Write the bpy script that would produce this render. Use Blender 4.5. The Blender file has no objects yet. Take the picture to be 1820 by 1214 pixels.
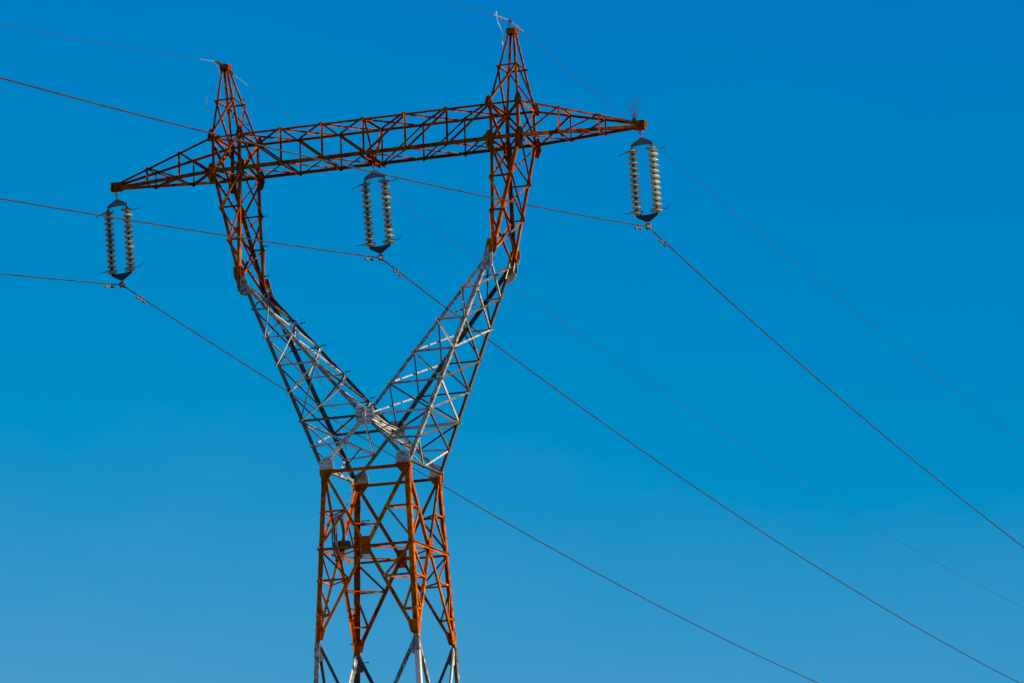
import bpy, bmesh, math, random
from mathutils import Vector, Matrix
random.seed(7)
S = bpy.context.scene
R = math.radians

# ------------------------------------------------------------------ camera
H = 21.64                                   # height of the tower's waist above the ground
yaw, pitch, roll = R(-19.14988), R(11.60107), R(-1.90238)
f = Vector((math.sin(yaw)*math.cos(pitch), math.cos(yaw)*math.cos(pitch), math.sin(pitch)))
r0 = Vector((math.cos(yaw), -math.sin(yaw), 0)); u0 = r0.cross(f)
rt = math.cos(roll)*r0 + math.sin(roll)*u0
up = -math.sin(roll)*r0 + math.cos(roll)*u0
cd = bpy.data.cameras.new('camera'); cam = bpy.data.objects.new('camera', cd)
S.collection.objects.link(cam); S.camera = cam
M = Matrix((rt, up, -f)).transposed().to_4x4()
M.translation = Vector((40.694, -106.645, -20.042 + H))
cam.matrix_world = M
cd.sensor_width = 36.0; cd.lens = 8000/1820*36; cd.clip_start = 0.5; cd.clip_end = 20000

# ------------------------------------------------------------------ world, sun, exposure
SUN_EL, SUN_AZ = 16.0, 0.5                  # elevation; azimuth measured from +x towards -y
sd = Vector((math.cos(R(SUN_EL))*math.cos(R(SUN_AZ)), -math.cos(R(SUN_EL))*math.sin(R(SUN_AZ)), math.sin(R(SUN_EL))))
W = bpy.data.worlds.new('World'); S.world = W; W.use_nodes = True
nt = W.node_tree; nt.nodes.clear()
sky = nt.nodes.new('ShaderNodeTexSky'); sky.sky_type = 'NISHITA'; sky.sun_disc = False
sky.sun_elevation = R(SUN_EL); sky.sun_rotation = math.atan2(sd.x, sd.y)
sky.altitude = 800; sky.air_density = 1.0; sky.dust_density = 0.6; sky.ozone_density = 2.5
bg = nt.nodes.new('ShaderNodeBackground'); bg.inputs['Strength'].default_value = 0.1
wo = nt.nodes.new('ShaderNodeOutputWorld')
SKY_MUL, SKY_SUB = (.95, .78, .36), (1.68, -.28, -4.08)
ma = nt.nodes.new('ShaderNodeVectorMath'); ma.operation = 'MULTIPLY_ADD'
ma.inputs[1].default_value = SKY_MUL; ma.inputs[2].default_value = [-v for v in SKY_SUB]
mx = nt.nodes.new('ShaderNodeVectorMath'); mx.operation = 'MAXIMUM'; mx.inputs[1].default_value = (0, 0, 0)
# faint uneven haze over the whole sky
wtc = nt.nodes.new('ShaderNodeTexCoord'); wmp = nt.nodes.new('ShaderNodeMapping'); wmp.inputs['Scale'].default_value = (1, 1, 2.5)
wno = nt.nodes.new('ShaderNodeTexNoise'); wno.inputs['Scale'].default_value = 7; wno.inputs['Detail'].default_value = 6; wno.inputs['Roughness'].default_value = .62
wsc = nt.nodes.new('ShaderNodeVectorMath'); wsc.operation = 'MULTIPLY_ADD'; wsc.inputs[1].default_value = (.55, .28, .18); wsc.inputs[2].default_value = (-.27, -.14, -.09)
wad = nt.nodes.new('ShaderNodeVectorMath'); wad.operation = 'ADD'
nt.links.new(wtc.outputs['Generated'], wmp.inputs[0]); nt.links.new(wmp.outputs[0], wno.inputs['Vector']); nt.links.new(wno.outputs['Fac'], wsc.inputs[0])
nt.links.new(sky.outputs[0], ma.inputs[0]); nt.links.new(ma.outputs[0], wad.inputs[0]); nt.links.new(wsc.outputs[0], wad.inputs[1]); nt.links.new(wad.outputs[0], mx.inputs[0])
nt.links.new(mx.outputs[0], bg.inputs[0]); nt.links.new(bg.outputs[0], wo.inputs[0])
sl = bpy.data.lights.new('sun', 'SUN'); sl.energy = 5.0; sl.angle = R(0.5); sl.color = (1.0, 0.84, 0.62)
so = bpy.data.objects.new('sun', sl); S.collection.objects.link(so)
so.rotation_euler = (-sd).to_track_quat('-Z', 'Y').to_euler()
vs = S.view_settings; vs.view_transform = 'Standard'; vs.look = 'None'; vs.exposure = 0; vs.gamma = 1; vs.use_curve_mapping = False

# ------------------------------------------------------------------ materials
def newmat(name):
    m = bpy.data.materials.new(name); m.use_nodes = True
    n = m.node_tree; b = n.nodes['Principled BSDF']; return m, n, b
def noise(n, co, scale, detail=4, rough=.6):
    t = n.nodes.new('ShaderNodeTexNoise'); t.inputs['Scale'].default_value = scale
    t.inputs['Detail'].default_value = detail; t.inputs['Roughness'].default_value = rough
    n.links.new(co, t.inputs['Vector']); return t.outputs['Fac']
def ramp(n, fac, stops):
    t = n.nodes.new('ShaderNodeValToRGB'); e = t.color_ramp.elements
    while len(e) < len(stops): e.new(.5)
    for el, (p, c) in zip(e, stops):
        el.position = p; el.color = (*c, 1) if len(c) == 3 else c
    n.links.new(fac, t.inputs[0]); return t.outputs[0]
def mix(n, fac, a, b):
    t = n.nodes.new('ShaderNodeMix'); t.data_type = 'RGBA'
    for s, v in ((0, fac), (6, a), (7, b)):
        if isinstance(v, (tuple, list)): t.inputs[s].default_value = (*v, 1)
        elif isinstance(v, (float, int)): t.inputs[s].default_value = v
        else: n.links.new(v, t.inputs[s])
    return t.outputs[2]
def mth(n, op, a, b=None, c=None):
    t = n.nodes.new('ShaderNodeMath'); t.operation = op
    for i, v in enumerate((a, b, c)):
        if v is None: continue
        if isinstance(v, (float, int)): t.inputs[i].default_value = v
        else: n.links.new(v, t.inputs[i])
    return t.outputs[0]
def mapr(n, v, a, b, c=0., d=1.):
    t = n.nodes.new('ShaderNodeMapRange'); n.links.new(v, t.inputs[0])
    for i, x in enumerate((a, b, c, d)): t.inputs[i+1].default_value = x
    return t.outputs[0]

BANDS = [-4.42, -10.2, -16.0]               # paint band limits below the waist
def steel_mat():
    m, n, b = newmat('banded_paint')
    tc = n.nodes.new('ShaderNodeTexCoord').outputs['Object']
    sep = n.nodes.new('ShaderNodeSeparateXYZ'); n.links.new(tc, sep.inputs[0]); z = sep.outputs['Z']
    rnd = n.nodes.new('ShaderNodeObjectInfo').outputs['Random']
    oc = n.nodes.new('ShaderNodeSeparateColor'); n.links.new(n.nodes.new('ShaderNodeObjectInfo').outputs['Color'], oc.inputs[0])
    fresh = mth(n, 'SUBTRACT', 1., oc.outputs[0])           # less flaked paint on the big plates
    # shift the noise per member so that no two bars wear alike
    off = n.nodes.new('ShaderNodeCombineXYZ'); n.links.new(mth(n, 'MULTIPLY', rnd, 37.), off.inputs[0])
    va = n.nodes.new('ShaderNodeVectorMath'); n.links.new(tc, va.inputs[0]); n.links.new(off.outputs[0], va.inputs[1]); co = va.outputs[0]
    st = n.nodes.new('ShaderNodeVectorMath'); st.operation = 'MULTIPLY'; st.inputs[1].default_value = (1, 1, .22); n.links.new(co, st.inputs[0])
    big = noise(n, co, 1.3, 3); mid = noise(n, co, 7., 5, .65); fine = noise(n, st.outputs[0], 28., 5, .7)
    # orange paint gone to rust
    oran = ramp(n, big, [(.3, (.34, .058, .005)), (.5, (.58, .122, .004)), (.7, (.80, .20, .003))])
    rust = ramp(n, fine, [(.34, (.034, .009, .006)), (.5, (.145, .020, .004)), (.68, (.60, .135, .004))])
    amt = mapr(n, mth(n, 'ADD', mth(n, 'MULTIPLY', mid, .7), mth(n, 'ADD', mth(n, 'MULTIPLY', fine, .35), mth(n, 'MULTIPLY', rnd, .12))),   .578, .70)
    # the crossarm and the necks, oldest paint, are the most corroded
    high = mapr(n, z, H+4.8, H+7.0, 0., .93)
    amt2 = mth(n, 'MAXIMUM', amt, mth(n, 'MULTIPLY', high, mapr(n, mth(n, 'ADD', mid, mth(n, 'MULTIPLY', rnd, -.10)), .34, .50, .38, 1.)))
    O = mix(n, amt2, oran, rust)
    # white paint, chalked and flaking down to grey steel
    wh = ramp(n, big, [(.3, (.54, .51, .45)), (.7, (.80, .77, .69))])
    bare = ramp(n, fine, [(.3, (.045, .037, .032)), (.55, (.145, .112, .085)), (.75, (.30, .20, .12))])
    wamt = mapr(n, mth(n, 'ADD', mth(n, 'MULTIPLY', fine, .62), mth(n, 'ADD', mth(n, 'MULTIPLY', mid, .3), mth(n, 'SUBTRACT', mth(n, 'MULTIPLY', rnd, .34), fresh))), .53, .665)
    Wc = mix(n, wamt, wh, bare)
    rw = mapr(n, noise(n, st.outputs[0], 9., 4, .6), .6, .72, 0., .7)
    Wc = mix(n, rw, Wc, (.25, .11, .05))
    # which band: ragged brush edge
    zz = mth(n, 'ADD', z, mth(n, 'MULTIPLY', mth(n, 'SUBTRACT', mid, .5), .12))
    zr = mth(n, 'ADD', z, mth(n, 'MULTIPLY', mth(n, 'SUBTRACT', mid, .5), .9))
    up_ = mth(n, 'MULTIPLY', mth(n, 'GREATER_THAN', zz, H+.045), mth(n, 'LESS_THAN', zr, H+5.40))
    zq = mth(n, 'ADD', z, mth(n, 'MULTIPLY', mth(n, 'SUBTRACT', fine, .5), .35))
    b2 = mth(n, 'MULTIPLY', mth(n, 'LESS_THAN', zq, H+BANDS[0]), mth(n, 'GREATER_THAN', zz, H+BANDS[1]))
    b3 = mth(n, 'LESS_THAN', zz, H+BANDS[2])
    w = mth(n, 'ADD', up_, mth(n, 'ADD', b2, b3))
    col = mix(n, w, O, Wc)
    hs = n.nodes.new('ShaderNodeHueSaturation'); n.links.new(col, hs.inputs['Color'])
    n.links.new(mapr(n, noise(n, co, .31, 1), .3, .7, .72, 1.12), hs.inputs['Value']); hs.inputs['Saturation'].default_value = 1.03
    n.links.new(hs.outputs[0], b.inputs['Base Color'])
    n.links.new(mapr(n, mid, .3, .7, .5, .85), b.inputs['Roughness'])
    b.inputs['Specular IOR Level'].default_value = .03
    bp = n.nodes.new('ShaderNodeBump'); bp.inputs['Strength'].default_value = .35; bp.inputs['Distance'].default_value = .01
    n.links.new(fine, bp.inputs['Height']); n.links.new(bp.outputs[0], b.inputs['Normal'])
    return m
STEEL = steel_mat()
def simple(name, c1, c2, scale, rough, metal=0., spec=.5):
    m, n, b = newmat(name)
    tc = n.nodes.new('ShaderNodeTexCoord').outputs['Object']
    n.links.new(ramp(n, noise(n, tc, scale, 5), [(.35, c1), (.65, c2)]), b.inputs['Base Color'])
    b.inputs['Roughness'].default_value = rough; b.inputs['Metallic'].default_value = metal
    b.inputs['Specular IOR Level'].default_value = spec; return m
GALV = simple('weathered_galvanised_steel', (.10, .095, .09), (.26, .21, .17), 14, .6, .35)
DARK = simple('dark_oxidised_iron', (.02, .02, .022), (.07, .055, .05), 20, .6, .3)
ALU = simple('weathered_aluminium_strand', (.030, .032, .035), (.070, .074, .080), 3, .6, .3, .3)
ROD = simple('bright_armour_rod', (.36, .33, .31), (.55, .50, .46), 9, .45, .5)
BLACK = simple('black_plastic', (.0025, .0025, .003), (.005, .005, .006), 10, .8, 0., .08)
CABLE = simple('sun_bleached_cable_sheath', (.05, .045, .045), (.26, .22, .19), 5, .6)
CONC = simple('concrete', (.28, .27, .25), (.4, .38, .35), 5, .9)
def glass_mat():
    m, n, b = newmat('aged_toughened_glass')
    b.inputs['Roughness'].default_value = .14
    b.inputs['IOR'].default_value = 1.5; b.inputs['Transmission Weight'].default_value = .22
    tc = n.nodes.new('ShaderNodeTexCoord').outputs['Object']
    rnd = n.nodes.new('ShaderNodeObjectInfo').outputs['Random']
    dirt = ramp(n, noise(n, tc, 18, 4), [(.35, (.68, .58, .26)), (.7, (.92, .80, .42))])
    base = mix(n, mapr(n, rnd, 0, 1, 0, .5), dirt, (.20, .21, .13))
    oc = n.nodes.new('ShaderNodeObjectInfo').outputs['Color']        # colour multiplier set per string, darkest at the far left
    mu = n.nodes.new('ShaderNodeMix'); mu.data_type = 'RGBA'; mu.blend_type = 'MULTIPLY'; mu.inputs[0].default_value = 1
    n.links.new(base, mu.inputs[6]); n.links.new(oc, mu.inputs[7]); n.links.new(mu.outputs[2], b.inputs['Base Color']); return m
GLASS = glass_mat()
def ground_mat():
    m, n, b = newmat('dry_grass_ground')
    tc = n.nodes.new('ShaderNodeTexCoord').outputs['Object']
    a = ramp(n, noise(n, tc, .02, 6), [(.35, (.22, .15, .06)), (.65, (.34, .24, .11))])
    c = ramp(n, noise(n, tc, 1.5, 6), [(.35, (.15, .11, .045)), (.65, (.36, .26, .12))])
    n.links.new(mix(n, .5, a, c), b.inputs['Base Color']); b.inputs['Roughness'].default_value = .95; return m

# ------------------------------------------------------------------ helpers
def tag(o, label=None, cat=None, group=None, kind=None):
    for k, v in (('label', label), ('category', cat), ('group', group), ('kind', kind)):
        if v: o[k] = v
    return o
def link(o, parent=None):
    S.collection.objects.link(o); o.parent = parent; return o
def empty(name, loc, label, cat, group=None):
    o = bpy.data.objects.new(name, None); o.location = loc; o.empty_display_size = .3
    return tag(link(o), label, cat, group)
def build(name, vf, mat, parent=None, smooth=False):
    vs_, fs = vf
    me = bpy.data.meshes.new(name); me.from_pydata([tuple(v) for v in vs_], [], fs)
    bm = bmesh.new(); bm.from_mesh(me); bmesh.ops.recalc_face_normals(bm, faces=bm.faces); bm.to_mesh(me); bm.free()
    me.materials.append(mat)
    if smooth: me.shade_smooth()
    return link(bpy.data.objects.new(name, me), parent)
def prism(poly, d):                          # planar outline extruded along d
    n = len(poly); v = list(poly) + [p + d for p in poly]
    return v, [tuple(range(n)), tuple(range(2*n-1, n-1, -1))] + [(i, (i+1) % n, n+(i+1) % n, n+i) for i in range(n)]
def join(*parts):
    V, F = [], []
    for v, fc in parts:
        k = len(V); V += list(v); F += [tuple(i+k for i in t) for t in fc]
    return V, F
def tube(pts, rad, seg=8, cap=True):
    pts = [Vector(p) for p in pts]; V, F = [], []
    rr = rad if isinstance(rad, (list, tuple)) else [rad]*len(pts)
    t0 = (pts[1]-pts[0]).normalized()
    nrm = t0.orthogonal().normalized()
    for i, p in enumerate(pts):
        t = ((pts[min(i+1, len(pts)-1)]-p).normalized() + (p-pts[max(i-1, 0)]).normalized()).normalized()
        nrm = (nrm - t*nrm.dot(t)).normalized(); bn = t.cross(nrm)
        for k in range(seg):
            a = 2*math.pi*k/seg; V.append(p + rr[i]*(math.cos(a)*nrm + math.sin(a)*bn))
    for i in range(len(pts)-1):
        for k in range(seg):
            F.append((i*seg+k, i*seg+(k+1) % seg, (i+1)*seg+(k+1) % seg, (i+1)*seg+k))
    if cap: F += [tuple(range(seg-1, -1, -1)), tuple(range(len(V)-seg, len(V)))]
    return V, F
def lathe(prof, seg=24, c=(0, 0, 0)):        # (r, z) profile round the z axis
    V, F = [], []; n = len(prof)
    for r_, z in prof:
        for k in range(seg):
            a = 2*math.pi*k/seg; V.append(Vector((c[0]+r_*math.cos(a), c[1]+r_*math.sin(a), c[2]+z)))
    for i in range(n-1):
        for k in range(seg): F.append((i*seg+k, i*seg+(k+1) % seg, (i+1)*seg+(k+1) % seg, (i+1)*seg+k))
    F += [tuple(range(seg)), tuple(range((n-1)*seg, n*seg))]
    return V, F
def smooth_path(pts, n=6):
    P = [Vector(p) for p in pts]; out = []
    for i in range(len(P)-1):
        a, b, c, d = P[max(i-1, 0)], P[i], P[i+1], P[min(i+2, len(P)-1)]
        for k in range(n):
            t = k/n; out.append(.5*((2*b)+(c-a)*t+(2*a-5*b+4*c-d)*t*t+(3*b-a-3*c+d)*t**3))
    return out + [P[-1]]

# ------------------------------------------------------------------ setting
gs = 9000.
gnd = build('ground', ([Vector((-gs, -gs, 0)), Vector((gs, -gs, 0)), Vector((gs, gs, 0)), Vector((-gs, gs, 0))], [(0, 1, 2, 3)]), ground_mat())
tag(gnd, kind='structure')

# ------------------------------------------------------------------ the pylon
PY = empty('pylon', (0, 0, 0), 'tall rusty orange and white banded lattice power pylon with forked arms and long crossarm', 'pylon')
def Vt(x, y, z): return Vector((x, y, z+H))
count = {}
def bar(name, p, q, s, a, b, ca=0., cb=0., th=None, ext=0.):
    """steel angle: heel on p-q shifted by (-ca, -cb), flanges along a and b"""
    s *= .80; ca *= .80                     # section sizes below are nominal
    th = th or max(.006, s*.1)
    p = Vector(p); q = Vector(q); t = (q-p).normalized()
    p = p - t*ext; q = q + t*ext
    a = Vector(a); a = (a - t*a.dot(t)).normalized()
    b = Vector(b); b = (b - t*b.dot(t)); b = (b - a*b.dot(a)).normalized()
    sec = [(0, 0), (s, 0), (s, th), (th, th), (th, s), (0, s)]
    poly = [p + a*(x-ca) + b*(y-cb) for x, y in sec]
    count[name] = count.get(name, 0)+1
    return build(name, prism(poly, q-p), STEEL, PY)
def brace(p, q, n, s=.06, layer=1, name='diagonal_brace', th=None, up_=1, ext=.03):
    """angle on a lattice face with outward normal n; layer +1 outside the chords, -1 inside"""
    p = Vector(p); q = Vector(q); t = (q-p).normalized(); n = Vector(n); n = (n-t*n.dot(t)).normalized()
    a = n.cross(t)
    if a.z < 0 or (abs(a.z) < 1e-3 and a.x < 0): a = -a
    a *= up_
    off = .004 if layer > 0 else .016
    d = n*layer
    return bar(name, p+d*off, q+d*off, s, a, d, ca=s*.5, cb=0, th=th, ext=ext)
def gusset(c, n, upv, outline, off=.02, th=.012, bolts=(), name='gusset_plate', p_clean=False):
    c = Vector(c); n = Vector(n).normalized(); upv = Vector(upv); upv = (upv-n*upv.dot(n)).normalized(); rgt = upv.cross(n)
    poly = [c + rgt*x + upv*y + n*off for x, y in outline]
    o = build(name, prism(poly, n*th), STEEL, PY); count[name] = count.get(name, 0)+1
    o.color = (.80 if p_clean else .93, 1, 1, 1)
    if bolts:
        prt = []
        for x, y in bolts:
            k = c + rgt*x + upv*y + n*(off+th)
            prt.append(prism([k + .016*(math.cos(i*math.pi/3)*rgt + math.sin(i*math.pi/3)*upv) for i in range(6)], n*.014))
        build('bolt_heads', join(*prt), DARK, o)
    return o
X, Y, Z = Vector((1, 0, 0)), Vector((0, 1, 0)), Vector((0, 0, 1))

def bw(z): return 1.187 + .0475*(-z)         # half width of the body below the waist
def bc(sx, sy, z): return Vt(sx*bw(z), sy*bw(z), z)
FACES = [((-1, -1), (1, -1), -Y), ((1, -1), (1, 1), X), ((1, 1), (-1, 1), Y), ((-1, 1), (-1, -1), -X)]
def lerp(a, b, t): return a+(b-a)*t
def at_z(a, b, z): return lerp(a, b, (z+H-a.z)/(b.z-a.z))
def body_panel(z0, z1, z2, fu=(.52,), fl=(.345, .72), sd_=.10, ss=.062):
    nodes = {}
    for fi, (A, B, n) in enumerate(FACES):
        cen = (bc(*A, z1)+bc(*B, z1))/2
        for ci, c in enumerate((A, B)):
            d0, d2 = bc(*c, z0), bc(*c, z2)
            hx = Vector((cen.x-d0.x, cen.y-d0.y, 0))*abs(1-abs(n.x)) if abs(n.y) > .5 else Vector((0, cen.y-d0.y, 0))
            hx = Vector((hx.x, 0, 0)).normalized() if abs(n.y) > .5 else hx.normalized()
            s0 = d0 + hx*.13 - Z*.16; s2 = d2 + hx*.12 + Z*.10
            brace(s0, cen, n, sd_, -1, 'main_diagonal', up_=1, ext=0)
            brace(s2, cen, n, sd_, -1, 'main_diagonal', up_=-1, ext=0)
            prev = z1
            for k, t in enumerate(fu):
                nd = lerp(d0, cen, t); zz = nd.z-H
                brace(bc(*c, zz), nd, n, ss, -1, 'redundant_strut')
                brace(nd, bc(*c, z1+.05), n, ss, -1, 'redundant_brace')
                nodes[(fi, ci, 'u', k)] = nd
            for k, t in enumerate(fl):
                nd = lerp(cen, d2, t); zz = nd.z-H
                brace(bc(*c, zz), nd, n, ss, -1, 'redundant_strut')
                brace(bc(*c, prev), nd, n, ss, -1, 'redundant_brace')
                nodes[(fi, ci, 'l', k)] = nd; prev = zz
        brace(bc(*A, z1)-Z*.02, bc(*B, z1)-Z*.02, n, .075, 1, 'horizontal_strut', up_=-1)
        gusset(cen, n, Z, [(-.11, -.24), (.11, -.24), (.14, -.12), (.14, .16), (.10, .24), (-.10, .24), (-.14, .16), (-.14, -.12)], off=.001, th=.010,
               bolts=[(x, y) for x in (-.08, .08) for y in (-.18, -.08, .08, .18)])
        C2 = (bc(*FACES[(fi+1) % 4][0], z1)+bc(*FACES[(fi+1) % 4][1], z1))/2
        bar('diaphragm_bar', cen, C2, .06, Z*-1, -cen+C2.cross(Z), ca=0, cb=.0, ext=-.05)
    for fi in range(4):                       # corner ties between neighbouring faces
        for lv in [('u', k) for k in range(len(fu))]+[('l', k) for k in range(len(fl))]:
            a = nodes[(fi, 1)+lv]; b = nodes[((fi+1) % 4, 0)+lv]
            bar('corner_tie', a, b, .05, -Z, (a+b)/2*Vector((1, 1, 0)) if False else Vector((-(a.x+b.x), -(a.y+b.y), 0)), ext=0)
ZL = [0, -4.376, -10.2, -16.0, -21.5]
for (sx, sy) in ((-1, -1), (1, -1), (1, 1), (-1, 1)):
    for i in range(4):
        bar('leg', bc(sx, sy, ZL[i+1]), bc(sx, sy, ZL[i]), .165-.002*i, (-sx, 0, 0), (0, -sy, 0), th=.014)
        if i:                                 # splice angle at the joint of two leg lengths
            bar('splice_plate', bc(sx, sy, ZL[i]-.42)+Vector((sx*.012, sy*.012, 0)), bc(sx, sy, ZL[i]-.05)+Vector((sx*.012, sy*.012, 0)), .182, (-sx, 0, 0), (0, -sy, 0), th=.012)
            for n in (Vector((sx, 0, 0)), Vector((0, sy, 0))):
                c = bc(sx, sy, ZL[i]); s_ = 1
                rgt = Z.cross(n); inward = -1 if (rgt.dot(Vector((sx, sy, 0))) > 0) else 1
                o1 = [(0.0, .34), (inward*.19, .36), (inward*.27, .26), (inward*.20, .02), (inward*.0, .0)]
                gusset(c, n, Z, o1, off=-.028, th=.01)
                o2 = [(0.0, -.06), (inward*.15, -.08), (inward*.27, -.36), (inward*.20, -.50), (inward*.0, -.54)]
                gusset(c, n, Z, o2, off=-.040, th=.01, bolts=())
    cp = bc(sx, sy, ZL[-1])
    ft = bpy.data.objects
    build('footing', join(prism([Vector((cp.x+dx*.45, cp.y+dy*.45, -.4)) for dx, dy in ((-1, -1), (1, -1), (1, 1), (-1, 1))], Z*.54)), CONC, PY)
body_panel(0, -2.015, -4.376)
body_panel(-4.376, -7.1, -10.2, fu=(.49,))
body_panel(-10.2, -12.9, -16.0, fl=(.5,))
body_panel(-16.0, -18.6, -21.4, fl=(.5,))

# waist ring and its eight faceted plates
for A, B, n in FACES:
    if n.y: brace(bc(*A, 0)+Z*-.03, bc(*B, 0)+Z*-.03, n, .10, 1, 'horizontal_strut', up_=-1)
    else:
        a, b = bc(*A, .10), bc(*B, .10); brace(a, b, n, .10, 1, 'horizontal_strut')
for sx in (-1, 1):
    for sy in (-1, 1):
        c = bc(sx, sy, 0); n = Vector((0, sy, 0)); rgt = Z.cross(n); k = -1 if rgt.dot(Vector((sx, 0, 0))) > 0 else 1
        o = [(-k*.05, -.1), (-k*.05, .26), (k*.06, .34), (k*.22, .38), (k*.32, .26), (k*.35, .0), (k*.30, -.08), (k*.18, -.22), (k*.04, -.27)]
        gusset(c, n, Z, o, off=.03, p_clean=True, bolts=[(k*x, y) for x, y in ((.03, .1), (.03, .2), (.12, .27), (.2, .3), (.24, .18), (.12, .08), (.24, .06), (.06, -.14), (.16, -.14))])
        n = Vector((sx, 0, 0)); rgt = Z.cross(n); k = -1 if rgt.dot(Vector((0, sy, 0))) > 0 else 1
        gusset(c, n, Z, [(0, .2), (k*.12, .16), (k*.2, .02), (k*.16, -.2), (k*.06, -.34), (0, -.34)], off=.016,
               bolts=[(k*.05, y) for y in (-.28, -.2, -.12, -.04, .06)])

# key levels of the fork, the necks and the crossarm (metres above the waist)
ZC, YC, ZK, XK, YK = 1.378, 1.112, 5.352, 3.475, .858
ZB, ZT, XI, XO, YB = 8.346, 9.313, 3.476, 4.285, .667
WX = 1.19
def outer(sx, sy, z):                        # outer chord, waist to knuckle
    t = z/ZK; return Vt(sx*lerp(WX, XK, t), sy*lerp(1.187, YK, t), z)
def inner(sx, sy, z):                        # inner chord, crotch to knuckle
    t = (z-ZC)/(ZK-ZC); return Vt(sx*lerp(0, XK-.06, t), sy*lerp(YC, YK, t), z)
LV = [ZC, 2.15, 2.93, 3.71, 4.49]
for sx in (-1, 1):
    for sy in (-1, 1):
        ns = Vector((0, sy, 0))
        o0, o1 = outer(sx, sy, .05), outer(sx, sy, ZK-.1)
        bar('fork_chord', o0, o1, .125, (-sx, 0, 0), (0, -sy, 0), th=.012)
        i0, i1 = inner(sx, sy, ZC), inner(sx, sy, ZK-.1)
        bar('fork_chord', i0, i1, .115, (sx, 0, 0), (0, -sy, 0), th=.012)
        # crotch to waist
        w0 = bc(sx, sy, .1); cr = Vt(0, sy*YC, ZC)
        bar('crotch_diagonal', w0, cr, .12, (-sx*0, 0, 1), (0, -sy, 0), ca=.06, th=.012)
        mid = lerp(cr, w0, .5); om = outer(sx, sy, .69)
        brace(om, mid, ns, .06, -1, 'fork_strut')
        brace(outer(sx, sy, ZC), mid, ns, .06, -1, 'fork_brace')
        brace(outer(sx, sy, ZC), Vt(sx*.1, sy*YC, ZC), ns, .085, 1, 'horizontal_strut')
        # front / back lacing of the fork arm
        for k in range(1, 5):
            z = LV[k]
            if not (k == 1 and sx == -1 and sy == -1):
                brace(outer(sx, sy, z), inner(sx, sy, z), ns, .062, -1, 'fork_strut')
        for k in range(1, 5):
            brace(inner(sx, sy, LV[k]), outer(sx, sy, LV[k-1]), ns, .055, 1, 'fork_brace')
        if sx == -1 and sy == -1: brace(inner(sx, sy, LV[2]), outer(sx, sy, LV[0]), ns, .05, 1, 'fork_brace')
    # tie between front and back mid nodes
    a = lerp(Vt(0, -YC, ZC), bc(sx, -1, .1), .5); b = lerp(Vt(0, YC, ZC), bc(sx, 1, .1), .5)
    bar('fork_tie', a, b, .05, -Z, (sx, 0, 0), ext=0)
    m0 = (bc(sx, -1, .1)+bc(sx, 1, .1))/2
    bar('fork_tie', (a*.5+b*.5), m0, .045, Y, (-sx, 0, 0), ext=0)
    brace(outer(sx, -1, .69), m0, (sx, 0, 0), .055, -1, 'fork_brace'); brace(outer(sx, 1, .69), m0, (sx, 0, 0), .055, -1, 'fork_brace')
    # side faces, cross braced
    zs = [.69]+LV+[ZK-.05]
    for k in range(len(zs)-1):
        brace(outer(sx, -1, zs[k]), outer(sx, 1, zs[k+1]), (sx, 0, .4), .06, 1, 'side_brace')
        brace(outer(sx, 1, zs[k]), outer(sx, -1, zs[k+1]), (sx, 0, -.2), .06, -1, 'side_brace')
    for k in range(1, len(zs)-1):
        brace(inner(sx, -1, zs[k]), inner(sx, 1, zs[k+1]), (-sx, 0, 0.5), .055, 1, 'side_brace')
        if k > 0: brace(inner(sx, 1, zs[k]), inner(sx, -1, zs[k+1]), (-sx, 0, 0.5), .055, -1, 'side_brace')
# crotch: box plates and the beam between them
for sy in (-1, 1):
    c = Vt(0, sy*YC, ZC); n = Vector((0, sy, 0))
    o = [(-.22, .22), (.22, .22), (.23, -.1), (.18, -.26), (-.18, -.26), (-.23, -.1)]
    gusset(c, n, Z, o, off=.03, bolts=[(x, y) for x in (-.17, -.1, .1, .17) for y in (-.18, -.06, .06, .17)])
    gusset(c, n, Z, [(-.04, .2), (.04, .2), (.04, -.22), (-.04, -.22)], off=.046, th=.03, name='stiffener')
    for sx in (-1, 1):
        gusset(c+Vector((sx*.22, -sy*.02, 0)), (sx, 0, 0), Z, [(-.07, .22), (.07, .22), (.07, -.12), (-.07, -.12)], off=0)
for dx in (-.07, .07):
    bar('crotch_beam', Vt(dx, -YC, ZC-.02), Vt(dx, YC, ZC-.02), .08, (math.copysign(1, dx), 0, 0), Z*-1, th=.01)
for sx in (-1, 1):
    brace(Vt(sx*.05, -YC, ZC), Vt(sx*.6, YC, ZC-.65), (0, 0, 1), .05, -1, 'fork_tie')
for sx in (-1, 1):
    bar('horizontal_strut', outer(sx, -1, ZC), outer(sx, 1, ZC), .06, -Z, (-sx, 0, 0))

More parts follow.
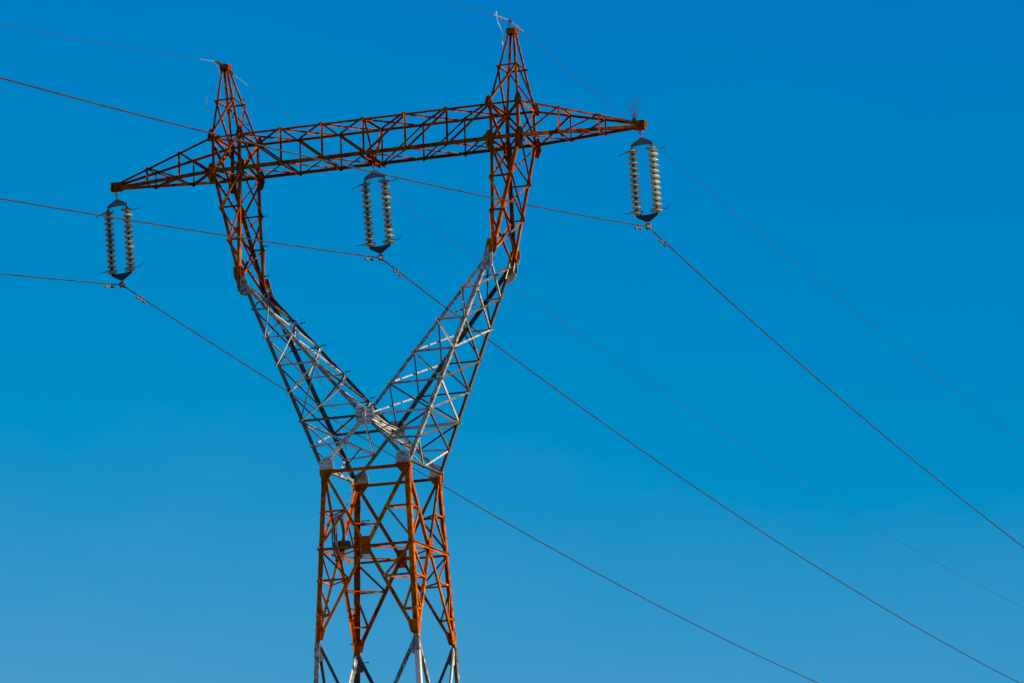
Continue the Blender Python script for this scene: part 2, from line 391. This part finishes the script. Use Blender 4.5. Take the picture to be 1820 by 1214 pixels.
# necks: inner legs plumb, outer legs leaning in to the knuckle
def nin(sx, sy, z): t = (z-ZK)/(ZB-ZK); return Vt(sx*(XI), sy*lerp(YK, YB, t), z)
def nout(sx, sy, z): t = (z-ZK)/(ZB-ZK); return Vt(sx*lerp(XK+.06, XO, t), sy*lerp(YK, YB, t), z)
NL = [ZB, 7.36, 6.46, ZK]
for sx in (-1, 1):
    for sy in (-1, 1):
        ns = Vector((0, sy, 0))
        bar('neck_leg', nin(sx, sy, ZK-.25), nin(sx, sy, ZB), .11, (sx, 0, 0), (0, -sy, 0), th=.011)
        bar('neck_leg', nout(sx, sy, ZK-.2), nout(sx, sy, ZB), .11, (-sx, 0, 0), (0, -sy, 0), th=.011)
        for k in (1, 2): brace(nin(sx, sy, NL[k]), nout(sx, sy, NL[k]), ns, .06, -1, 'neck_strut')
        for k in range(3): brace(nin(sx, sy, NL[k]-.08*(k == 0)), nout(sx, sy, NL[k+1]), ns, .06, 1, 'neck_brace')
        # head box
        bar('head_post', nin(sx, sy, ZB), Vt(sx*XI, sy*YB, ZT), .10, (sx, 0, 0), (0, -sy, 0), th=.011)
        bar('head_post', nout(sx, sy, ZB), Vt(sx*XO, sy*YB, ZT), .10, (-sx, 0, 0), (0, -sy, 0), th=.011)
        brace(Vt(sx*XI, sy*YB, ZT), Vt(sx*XO, sy*YB, ZB), ns, .075, 1, 'head_brace'); brace(Vt(sx*XO, sy*YB, ZT), Vt(sx*XI, sy*YB, ZB), ns, .075, -1, 'head_brace')
        # plates
        for xx, zz in ((XI, ZB), (XO, ZB)):
            gusset(Vt(sx*xx, sy*YB, zz), ns, Z, [(-.06, .24), (.06, .24), (.115, .1), (.115, -.12), (.05, -.29), (-.05, -.29), (-.115, -.12), (-.115, .1)], off=.024,
                   bolts=[(x, y) for x in (-.05, .05) for y in (-.22, -.1, .04, .17)])
        for xx in (XI, XO):
            gusset(Vt(sx*xx, sy*YB, ZT), ns, Z, [(-.09, -.13), (.09, -.13), (.10, .03), (.02, .22), (-.05, .17), (-.10, .03)], off=.024, bolts=[(-.06, -.08), (.06, -.08), (0, .05), (0, .15)])
        # knuckle plates: front, plus returns to either side
        kc = Vt(sx*XK, sy*YK, ZK)
        rgt = Z.cross(ns); kk = 1 if rgt.x*sx > 0 else -1      # +kk = outwards
        o = [(-kk*.08, .34), (kk*.18, .34), (kk*.17, .1), (kk*.05, -.22), (-kk*.0, -.42), (-kk*.16, -.48), (-kk*.32, -.40), (-kk*.18, -.02)]
        gusset(kc, ns, Z, o, off=.022, bolts=[(kk*x, y) for x in (-.02, .1) for y in (.26, .16, .06)] + [(-kk*.12, -.2), (-kk*.18, -.32), (-kk*.04, -.24)])
        gusset(kc, ns, Z, [(-kk*.03, .33), (kk*.05, .33), (kk*.05, -.34), (-kk*.03, -.34)], off=.035, th=.02, name='stiffener')
        nn = Vector((-sx, 0, .35)).normalized()
        gusset(kc+Vector((-sx*.02, -sy*.06, 0)), nn, Z, [(-.07, .3), (.07, .3), (.07, -.42), (-.07, -.42)], off=.03)
    for k in range(3):
        for fn, nx in ((nin, -sx), (nout, sx)):
            brace(fn(sx, -1, NL[k]), fn(sx, 1, NL[k+1]), (nx, 0, 0), .062, 1, 'neck_brace')
            brace(fn(sx, 1, NL[k]), fn(sx, -1, NL[k+1]), (nx, 0, 0), .062, -1, 'neck_brace')
    for xx, nx in ((XI, -sx), (XO, sx)):
        brace(Vt(sx*xx, -YB, ZT), Vt(sx*xx, YB, ZB), (nx, 0, 0), .075, 1, 'head_brace'); brace(Vt(sx*xx, YB, ZT), Vt(sx*xx, -YB, ZB), (nx, 0, 0), .075, -1, 'head_brace')
        for zz in (ZT, ZB): bar('cross_strut', Vt(sx*xx, -YB, zz), Vt(sx*xx, YB, zz), .075, (-nx, 0, 0), -Z, ext=-.01)
    for zz in (ZT, ZB):
        brace(Vt(sx*XO, -YB, zz), Vt(sx*XI, YB, zz), Z if zz == ZT else -Z, .055, -1, 'head_brace')

# crossarm beam between the heads
bx = [-XI + i*2*XI/6 for i in range(7)]
for sy in (-1, 1):
    ns = Vector((0, sy, 0))
    bar('top_chord', Vt(-XO, sy*YB, ZT), Vt(XO, sy*YB, ZT), .075, (0, 0, -1), (0, -sy, 0), cb=-.012, th=.009)
    bar('bottom_chord', Vt(-XO, sy*YB, ZB), Vt(XO, sy*YB, ZB), .115, (0, 0, 1), (0, -sy, 0), cb=-.012, th=.011)
    for i in range(1, 6): brace(Vt(bx[i], sy*YB, ZT), Vt(bx[i], sy*YB, ZB), ns, .06, 1, 'beam_post', up_=1)
    for i in range(6):
        a, b = (bx[i], bx[i+1]) if i < 3 else (bx[i+1], bx[i])
        brace(Vt(a, sy*YB, ZT-.02), Vt(b, sy*YB, ZB+.03), ns, .06, -1, 'beam_brace')
for zz, n in ((ZT, Z), (ZB, -Z)):
    for i in range(6):
        brace(Vt(bx[i], -YB, zz), Vt(bx[i+1], YB, zz), n, .052, -1, 'beam_lacing'); brace(Vt(bx[i], YB, zz), Vt(bx[i+1], -YB, zz), n, .052, 1, 'beam_lacing')
for i in (1, 2): bar('cross_strut', Vt(bx[i], -YB, ZB), Vt(bx[i], YB, ZB), .055, X, -Z, ext=0)
bar('cross_strut', Vt(0, -YB, ZT), Vt(0, YB, ZT), .06, X, -Z); 
bar('cross_strut', Vt(-.06, -YB, ZB-.01), Vt(-.06, YB, ZB-.01), .10, -X, -Z, th=.01); bar('cross_strut', Vt(.06, -YB, ZB-.01), Vt(.06, YB, ZB-.01), .10, X, -Z, th=.01)
for sy in (-1, 1): bar('hanger_brace', Vt(0, sy*YB, ZT), Vt(0, sy*.06, ZB), .07, X, (0, -sy, 0), ext=0)
gusset(Vt(0, 0, ZB), X, Z, [(-.16, .05), (.16, .05), (.09, -.17), (-.09, -.17)], off=-.006)

# tapering outer arms
XA, ZA = 7.32, 8.423
for sx in (-1, 1):
    tipT = lambda sy: Vt(sx*XA, sy*.07, ZA+.075)
    tipB = lambda sy: Vt(sx*XA, sy*.07, ZA-.075)
    top = lambda sy, t: lerp(Vt(sx*XO, sy*YB, ZT), tipT(sy), t)
    bot = lambda sy, t: lerp(Vt(sx*XO, sy*YB, ZB), tipB(sy), t)
    for sy in (-1, 1):
        ns = Vector((sx*.2, sy, 0))
        bar('top_chord', top(sy, 0), top(sy, 1), .075, (0, 0, -1), (0, -sy, 0), cb=-.003, th=.009)
        bar('bottom_chord', bot(sy, 0), bot(sy, 1), .105, (0, 0, 1), (0, -sy, 0), cb=-.003, th=.011)
        for t in (1/3, 2/3): brace(top(sy, t), bot(sy, t), ns, .055, 1, 'arm_post')
        brace(top(sy, 1/3), bot(sy, .02), ns, .06, 1, 'arm_brace'); brace(top(sy, 2/3), bot(sy, 1/3), ns, .055, 1, 'arm_brace')
    for t in (1/3, 2/3):
        bar('cross_strut', top(-1, t), top(1, t), .055, (sx, 0, 0), -Z); bar('cross_strut', bot(-1, t), bot(1, t), .055, (sx, 0, 0), -Z)
    L = sx < 0
    brace(bot(-1, 0), bot(1, 1/3), -Z, .05, -1, 'arm_lacing'); brace(bot(-1, 1/3), bot(1, 2/3), -Z, .05, -1, 'arm_lacing')
    if L:
        brace(bot(1, 1/3), bot(-1, 0), -Z, .05, 1, 'arm_lacing'); brace(bot(1, 2/3), bot(-1, 1/3), -Z, .05, 1, 'arm_lacing')
    # tip box
    tc = Vt(sx*XA, 0, ZA)
    for sy in (-1, 1):
        gusset(tc+Vector((-sx*.04, sy*.08, 0)), (0, sy, 0), Z, [(-.10, .10), (-.06, .115), (.19, .115), (.19, -.115), (-.06, -.115), (-.10, -.10)] if (sx*sy < 0) else [(.10, .10), (.06, .115), (-.19, .115), (-.19, -.115), (.06, -.115), (.10, -.10)], off=0, th=.014, name='tip_plate')
    gusset(tc+Vector((sx*.125, 0, 0)), (sx, 0, 0), Z, [(-.078, .12), (.078, .12), (.078, -.12), (-.078, -.12)], off=0, th=.014, name='tip_plate')
    gusset(tc+Vector((0, 0, -.10)), -Z, X, [(-.076, .08), (.076, .08), (.076, -.16), (-.076, -.16)], off=0, th=.012, name='tip_plate')

# earth wire peaks
XP, ZP, YP = 4.03, 11.30, -.10
for sx in (-1, 1):
    cxp = sx*XP + (-.05)
    base = {('i', -1): Vt(sx*XI, -YB, ZT), ('o', -1): Vt(sx*XO, -YB, ZT), ('i', 1): Vt(sx*XI, YB, ZT), ('o', 1): Vt(sx*XO, YB, ZT)}
    capw = .095
    topp = {(k, sy): Vt(cxp+(capw if (k == 'o') == (sx > 0) else -capw), YP+sy*capw, ZP-.05) for k in 'io' for sy in (-1, 1)}
    rg = {k: lerp(base[k], topp[k], .53) for k in base}
    for (k, sy) in base:
        inx = -sx if k == 'o' else sx
        bar('peak_leg', base[(k, sy)], topp[(k, sy)], .072, (inx, 0, 0), (0, -sy, 0), th=.008)
    ring = [('o', -1), ('i', -1), ('i', 1), ('o', 1)]
    nrm = [-Y, Vector((-sx, 0, 0)), Y, Vector((sx, 0, 0))]
    for j in range(4):
        brace(rg[ring[j]], rg[ring[(j+1) % 4]], nrm[j], .06, 1, 'peak_ring', ext=.06)
    # one diagonal on each face
    if sx < 0: dg = [(('i', -1), ('o', -1), 0, .09), (('i', 1), ('i', -1), 1, .055), (('o', 1), ('i', 1), 2, .055), (('o', -1), ('o', 1), 3, .055)]
    else: dg = [(('o', -1), ('i', -1), 0, .09), (('i', -1), ('i', 1), 1, .055), (('i', 1), ('o', 1), 2, .055), (('o', -1), ('o', 1), 3, .06)]
    for a, b, j, s in dg: brace(rg[a], base[b]+Z*.05, nrm[j], s, 1, 'peak_brace')
    c = Vt(cxp, YP, ZP)
    for n in (X, -X, Y, -Y):
        gusset(c, n, Z, [(-.12, .07), (.12, .07), (.12, -.08), (-.12, -.08)], off=.108, th=.014, name='cap_plate', bolts=[(-.08, 0), (.08, 0)])
    build('cap_plate', prism([c+Vector((x*.107, y*.107, .055)) for x, y in ((-1, -1), (1, -1), (1, 1), (-1, 1))], Z*.012), STEEL, PY)

# step bolts up the back left leg, the inner chord of the left fork arm, its neck and peak
def step_bolt(p, d, ln=.17):
    p = Vector(p); d = Vector(d).normalized()
    o = build('step_bolt', join(tube([p, p+d*ln], .011, 6), tube([p+d*ln, p+d*(ln+.02)], .02, 6), tube([p+d*.015, p+d*.04], .022, 6)), DARK, PY)
    count['step_bolt'] = count.get('step_bolt', 0)+1
k = 0; z = -.95
while z > -20.5:
    c = bc(-1, 1, z)
    if k % 2 == 0: step_bolt(c+Vector((.16, -.012, 0)), (1, -.1, 0), .2)
    else: step_bolt(c+Vector((.012, -.16, 0)), (-.15, -1, 0), .13)
    z -= .46; k += 1
for z in (2.2, 2.95, 3.7, 4.35): step_bolt(inner(-1, 1, z)+Vector((.03, -.02, .04)), (1, 0, .15), .12)
for z in (5.75, 6.55, 7.35): step_bolt(nin(-1, 1, z)+Vector((.0, -.02, 0)), (1, 0, 0), .12)
step_bolt(Vt(-XI, YB, 8.75), (1, 0, 0), .12)
for z in (9.8, 10.5): step_bolt(Vt(-XI-.1-(z-9.3)*.22, .35, z), (1, 0, 0), .09)

# ------------------------------------------------------------------ insulator sets
def disc_mesh():
    prof = [(.030, .040), (.060, .034), (.092, .018), (.120, -.004), (.137, -.026), (.140, -.036), (.134, -.042), (.120, -.040), (.110, -.056), (.098, -.060), (.088, -.044), (.078, -.060), (.066, -.062), (.056, -.042), (.035, -.036)]
    v, fc = lathe(prof, 28)
    me = bpy.data.meshes.new('glass_disc'); me.from_pydata([tuple(p) for p in v], [], fc); me.materials.append(GLASS); me.shade_smooth(); return me
DISC = disc_mesh()
def insulators(x, z, tilt, swing, label, string_tint=(1, 1)):
    t = empty('insulator_set', (x, 0, z), label, 'insulator', 'twin insulator strings hanging from the crossarm')
    t.rotation_euler = (swing, -tilt, 0)
    # shackle
    ring = [Vector((.045*math.cos(a), 0, -.035+.045*math.sin(a))) for a in [R(d) for d in range(-60, 241, 20)]]
    build('shackle', join(tube(ring, .012, 8), tube([(0, 0, -.07), (0, 0, -.20)], .016, 8), tube([(-.05, 0, -.005), (.05, 0, -.005)], .014, 8)), GALV, t, True)
    th = Vector((0, .016, 0))
    tp = [Vector(p) for p in ((-.035, -.008, -.17), (.035, -.008, -.17), (.27, -.008, -.30), (.30, -.008, -.33), (.29, -.008, -.375), (0.0, -.008, -.36), (-.29, -.008, -.375), (-.30, -.008, -.33), (-.27, -.008, -.30))]
    build('yoke_plate', prism(tp, th), GALV, t)
    bp = [Vector(p) for p in ((-.29, -.008, -2.185), (0, -.008, -2.20), (.29, -.008, -2.185), (.30, -.008, -2.225), (.26, -.008, -2.26), (.03, -.008, -2.40), (-.03, -.008, -2.40), (-.26, -.008, -2.26), (-.30, -.008, -2.225))]
    build('yoke_plate', prism(bp, th), DARK, t)
    for s in (-1, 1):
        xs = s*.272
        prt = [tube([(xs, 0, -.33), (xs, 0, -.46)], .02, 8), tube([(xs, 0, -2.10), (xs, 0, -2.24)], .02, 8)]
        for i in range(12):
            zd = -.49-i*.1465
            prt.append(lathe([(.02, .075), (.038, .07), (.046, .04), (.050, .0), (.04, -.01)], 16, (xs, 0, zd)))
            prt.append(lathe([(.018, .0), (.03, -.03), (.02, -.06), (.018, -.085)], 10, (xs, 0, zd)))
        core = build('insulator_string', join(*prt), DARK, t, True)
        for i in range(12):
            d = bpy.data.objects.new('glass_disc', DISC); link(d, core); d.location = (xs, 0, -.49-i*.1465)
            g = string_tint[0 if s < 0 else 1]; d.color = (g*.97, g, g*1.02, 1)
            d.rotation_euler = (random.uniform(-.05, .05), random.uniform(-.05, .05), random.uniform(0, 6))
        # arcing horns: a loop round the end disc and an outward tip
        def horn(z0, zl, tip):
            pth = [Vector((xs-s*.02, 0, z0)), Vector((xs-s*.10, -.02, (z0*.7+zl*.3))), Vector((xs-s*.165, -.03, zl*.9+z0*.1))]
            for dg in range(160, -1, -20):
                a = R(dg); pth.append(Vector((xs+s*.17*math.cos(a), -.15*math.sin(a), zl)))
            pth += [Vector((xs+s*.25, 0, zl)), Vector((xs+s*.29, 0, zl+tip*.4)), Vector((xs+s*.36, 0, zl+tip))]
            build('arcing_horn', tube(smooth_path(pth, 3), .0095, 6), DARK, t, True)
        horn(-.37, -.515, -.05 if s < 0 else .02)
        horn(-2.22, -2.105, .02 if s < 0 else .10)
    # suspension clamp
    prt = [tube([(0, 0, -2.38), (0, 0, -2.47)], .014, 8), tube([(-.05, -.07, -2.49), (-.05, .07, -2.49)], .02, 8), tube([(.05, -.07, -2.49), (.05, .07, -2.49)], .02, 8),
           tube([(0, -.16, -2.55), (0, -.08, -2.525), (0, 0, -2.515), (0, .08, -2.525), (0, .16, -2.55)], [.03, .05, .06, .05, .03], 10),
           tube([(-.055, 0, -2.44), (.055, 0, -2.44)], .02, 8), tube([(-.06, 0, -2.57), (.06, 0, -2.57)], .02, 8),
           tube([(-.05, 0, -2.44), (-.05, 0, -2.57)], .02, 8), tube([(.05, 0, -2.44), (.05, 0, -2.57)], .02, 8)]
    build('suspension_clamp', join(*prt), GALV, t)
    M_ = Matrix.Translation(Vector((x, 0, z))) @ t.rotation_euler.to_matrix().to_4x4()
    return M_ @ Vector((0, 0, -2.52))
ztip = H+ZA-.160
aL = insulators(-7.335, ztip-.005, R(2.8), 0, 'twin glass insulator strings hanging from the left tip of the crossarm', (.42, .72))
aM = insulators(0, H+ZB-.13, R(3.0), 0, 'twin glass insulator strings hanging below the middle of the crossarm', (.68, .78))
aR = insulators(7.335, ztip-.005, R(2.2), 0, 'twin glass insulator strings hanging from the right tip of the crossarm, below the spikes')

# ------------------------------------------------------------------ wires
def span(a, s, c, ymax, sgn, n=60):
    """z = a.z + s*d + c*d^2 with d the distance from the clamp"""
    return [Vector((a.x, a.y+sgn*d, a.z+s*d+c*d*d)) for d in [ymax*(i/n)**1.3 for i in range(1, n+1)]]
WIRES = {}
def conductor(a, back, fwd, label, name='power_line', rad=.0175, grp='phase conductors', mat=ALU, cat='cable', drop=0.):
    b = span(a, *back, -1); fw = span(a-Z*drop, *fwd, 1)
    return tag(build(name, tube(list(reversed(b))+[a]+fw, rad, 8), mat, None, True), label, cat, grp)
SP = {'L': ((-.159, .0004, 150), (-.0841, .000537, 170)), 'M': ((-.1507, .00030, 150), (-.085, .000545, 170)), 'R': ((-.1567, .000526, 150), (-.0857, .000568, 165)),
      'GL': ((-.18, .00041, 150), (-.0777, .00050, 170)), 'GR': ((-.140, .0003, 150), (-.0500, .000305, 200))}
conductor(aL, *SP['L'], 'thick bare wire clamped under the left tip insulators and running to both sides')
conductor(aM, *SP['M'], 'thick bare wire clamped under the middle insulators and passing behind the right fork arm')
conductor(aR, *SP['R'], 'thick bare wire clamped under the right tip insulators, highest of the three thick wires')
gL = Vector((-XP-.05, YP-.1, H+ZP+.10)); gR = Vector((XP-.06, YP-.1, H+ZP+.27))
o = conductor(gL, *SP['GL'], 'thin earth wire anchored on top of the left peak', 'earth_wire', .0065, 'earth wires on the peaks', drop=.11)
def wire_pt(a, sp, y):
    s, c, _ = sp[0] if y < 0 else sp[1]; d = abs(y)
    return Vector((a.x, a.y+y, a.z+s*d+c*d*d-(.11 if a is gL and y > 0 else 0)))
for sg in (-1, 1):                           # dead-end fittings on the left peak
    q = [wire_pt(gL, SP['GL'], sg*d) for d in (.15, .45, .55, .62)]
    build('anchor_clamp', join(tube([q[0]-Z*.04, q[1]], [.045, .028], 8), tube(q[1:4], [.035, .03, .02], 8), tube([q[1]-X*.05, q[1]+X*.05], .022, 6)), DARK, o)
    build('armour_rod', tube([wire_pt(gL, SP['GL'], sg*d) for d in (.6, 1.0, 1.6)], .009, 8), ROD, o)
g2 = conductor(gR, *SP['GR'], 'thin earth wire clipped on top of the right peak, highest wire in view', 'earth_wire', .0065, 'earth wires on the peaks')
build('armour_rod', tube([wire_pt(gR, SP['GR'], d) for d in (-1.3, -.6, 0, .6, 1.0)], .013, 8), ROD, g2)
build('suspension_clamp', join(tube([gR-Y*.12-Z*.02, gR, gR+Y*.12-Z*.02], [.02, .035, .02], 8), tube([gR-X*.035, gR-X*.035-Z*.21], .014, 6), tube([gR+X*.035, gR+X*.035-Z*.21], .014, 6)), DARK, g2)

# vibration dampers
def damper(a, sp, y, label, grp, k=1.):
    p = wire_pt(a, sp, y); q = wire_pt(a, sp, y+.05); t = (q-p).normalized()
    if t.y < 0: t = -t
    o = empty('vibration_damper', p, label, 'damper', grp)
    c = Vector((0, 0, -.075*k))
    build('clamp', join(tube([Vector((0, 0, .02*k)), c], .017*k, 8), tube([-t*.03*k, t*.03*k], .03*k, 8)), GALV, o)
    build('messenger_wire', tube([c-t*.2*k, c-t*.1*k+Z*.012*k, c, c+t*.1*k+Z*.012*k, c+t*.2*k], .008*k, 6), GALV, o)
    for s in (-1, 1):
        build('weight', tube([c+s*t*.11*k, c+s*t*.13*k, c+s*t*.26*k-Z*.004, c+s*t*.28*k-Z*.004], [.018*k, .034*k, .034*k, .02*k], 10), GALV, o, True)
for nm, a, key in (('left tip', aL, 'L'), ('middle', aM, 'M'), ('right tip', aR, 'R')):
    damper(a, SP[key], -.82, f'dumbbell damper on the wire just left of the {nm} insulator clamp', 'dampers on the thick wires')
    damper(a, SP[key], 1.2, f'dumbbell damper on the wire just right of and below the {nm} insulator clamp', 'dampers on the thick wires')
damper(gR, SP['GR'], -.62, 'small damper on the earth wire just left of the right peak', 'dampers on the right earth wire', .6)
damper(gR, SP['GR'], .75, 'small damper on the earth wire just right of the right peak', 'dampers on the right earth wire', .6)

# bonding strap at the right peak
p0 = wire_pt(gR, SP['GR'], -1.12)
tag(build('bonding_strap', join(tube(smooth_path([p0+Vector((0, .02, .13)), p0+Vector((0, .03, .06)), p0+Vector((0, -.04, .0)), p0+Vector((0, -.14, -.01))], 4), .010, 6),
    tube(smooth_path([p0+Vector((0, .06, .1)), p0+Vector((.0, .12, -.12)), p0+Vector((.05, .35, -.4)), Vt(XP-.27, YP-.22, ZP-.28)], 5), .010, 6),
    tube([Vt(XP-.27, YP-.22, ZP-.28), Vt(XP-.25, YP-.2, ZP-.42)], .022, 6)), ROD, None, True),
    'pale bonding lead hanging from the earth wire to the right peak', 'cable')
# jumper lead and loose loops at the left peak
q0 = wire_pt(gL, SP['GL'], -.7)
tag(build('jumper_cable', join(tube(smooth_path([q0, q0+Vector((.05, .22, -.22)), q0+Vector((.1, .5, -.55)), Vt(-XP-.03, 0, 10.75), Vt(-XP+.03, .05, 10.35), Vt(-XP+.08, .0, 10.0)], 6), .011, 6),
    tube(smooth_path([wire_pt(gL, SP['GL'], .62), wire_pt(gL, SP['GL'], .5)-Z*.12, Vt(-XP+.1, .1, 10.9), Vt(-XP+.06, .05, 10.5), Vt(-XP+.06, .05, 9.9)], 6), .012, 6)), CABLE, None, True),
    'pale jumper lead dropping down both sides of the left peak', 'cable')
lp = []
for i in range(40):
    a = i/39*2*math.pi*1.7; rr = .30+.05*math.sin(a*1.3)
    lp.append(Vt(-4.40+.22*math.cos(a)*(1+.1*math.sin(i)), -.25+.08*math.sin(a*.7), 10.40+rr*math.sin(a)))
tag(build('wire_loop', tube(smooth_path(lp, 2), .0045, 5), CABLE, None, True), 'thin loose loop of wire hanging on the left side of the left peak', 'cable')
# optical cable running down the left arm to the coil
dl = [Vt(-XP+.08, .0, 10.0), Vt(-3.75, .2, 9.35), Vt(-3.55, .45, 8.4), Vt(-3.52, .62, 7.2), Vt(-3.5, .7, 6.0), Vt(-3.35, .76, 5.2), Vt(-2.75, .80, 4.3), Vt(-2.0, .86, 2.9), Vt(-1.45, .95, 1.4), Vt(-1.22, .9, .2), Vt(-1.2, .55, -.6), Vt(-1.2, .3, -1.0)]
tag(build('down_lead_cable', tube(smooth_path(dl, 6), .010, 6), CABLE, None, True), 'thin cable running down inside the left neck and fork arm to the coil', 'cable')

# coil of spare cable and splice closure on the left face of the body
cc = Vt(-1.18, -.10, -1.55); prt = []
for j in range(9):
    rad = .36+.010*(j % 5); ph = random.uniform(0, 6); ps = []
    for i in range(41):
        a = 2*math.pi*i/40
        ps.append(cc+Vector((random.uniform(-.004, .004)+(.03*math.sin(a+ph))-.05+.013*j, (rad-.02)*math.cos(a)*.92, (rad+.20)*math.sin(a)+.015*math.sin(2*a+ph))))
    prt.append(tube(ps, .0135, 6, False))
tag(build('cable_coil', join(*prt), CABLE, None, True), 'tall coil of pale spare cable tied inside the orange body below the waist', 'cable coil')
bc_ = cc+Vector((.09, -.02, -.22))
bxo = empty('splice_closure', bc_, 'black splice box strapped across the cable coil inside the orange body', 'splice box')
ax = Vector((.35, .93, .16)).normalized()
def rbox(cx, hx, hy, hz, ang=0):
    a = ax; b = Vector((-a.y, a.x, 0)).normalized(); c = a.cross(b)
    ol = []
    for i in range(16):
        t = 2*math.pi*i/16; x, y = math.cos(t), math.sin(t)
        ex = math.copysign(abs(x)**.45, x)*hy; ey = math.copysign(abs(y)**.45, y)*hz
        ol.append(cx-a*hx+b*ex+c*ey)
    return prism(ol, a*hx*2)
build('housing', rbox(Vector((0, 0, 0)), .19, .10, .115), BLACK, bxo)
build('end_cap', join(rbox(ax*.215, .025, .085, .1), rbox(-ax*.205, .012, .11, .125)), BLACK, bxo)
for s in (-.07, .07): build('strap', rbox(ax*s, .012, .108, .123), BLACK, bxo)
for s in (-1, 1): build('cable_gland', tube([-ax*.2+Z*.04*s, -ax*.27+Z*.04*s], .022, 8), DARK, bxo)

# bird spikes on the right tip
sp = empty('bird_spikes', Vt(7.18, 0, ZA+.125), 'fan of thin dark spikes standing on the right tip of the crossarm', 'bird spikes')
build('base', prism([Vector((x, y, 0)) for x, y in ((-.05, -.05), (.05, -.05), (.05, .05), (-.05, .05))], Z*.05), DARK, sp)
for dx, dy, h_ in ((-.21, -.05, .50), (-.17, .02, .60), (-.05, .12, .62), (.14, .02, .60), (.10, -.08, .58), (.20, .06, .42), (.02, -.12, .52)):
    build('spike', tube([(dx*.12, dy*.3, .04), (dx, dy, .04+h_)], [.008, .006], 5), DARK, sp)
print('COUNTS', count, sum(count.values()))
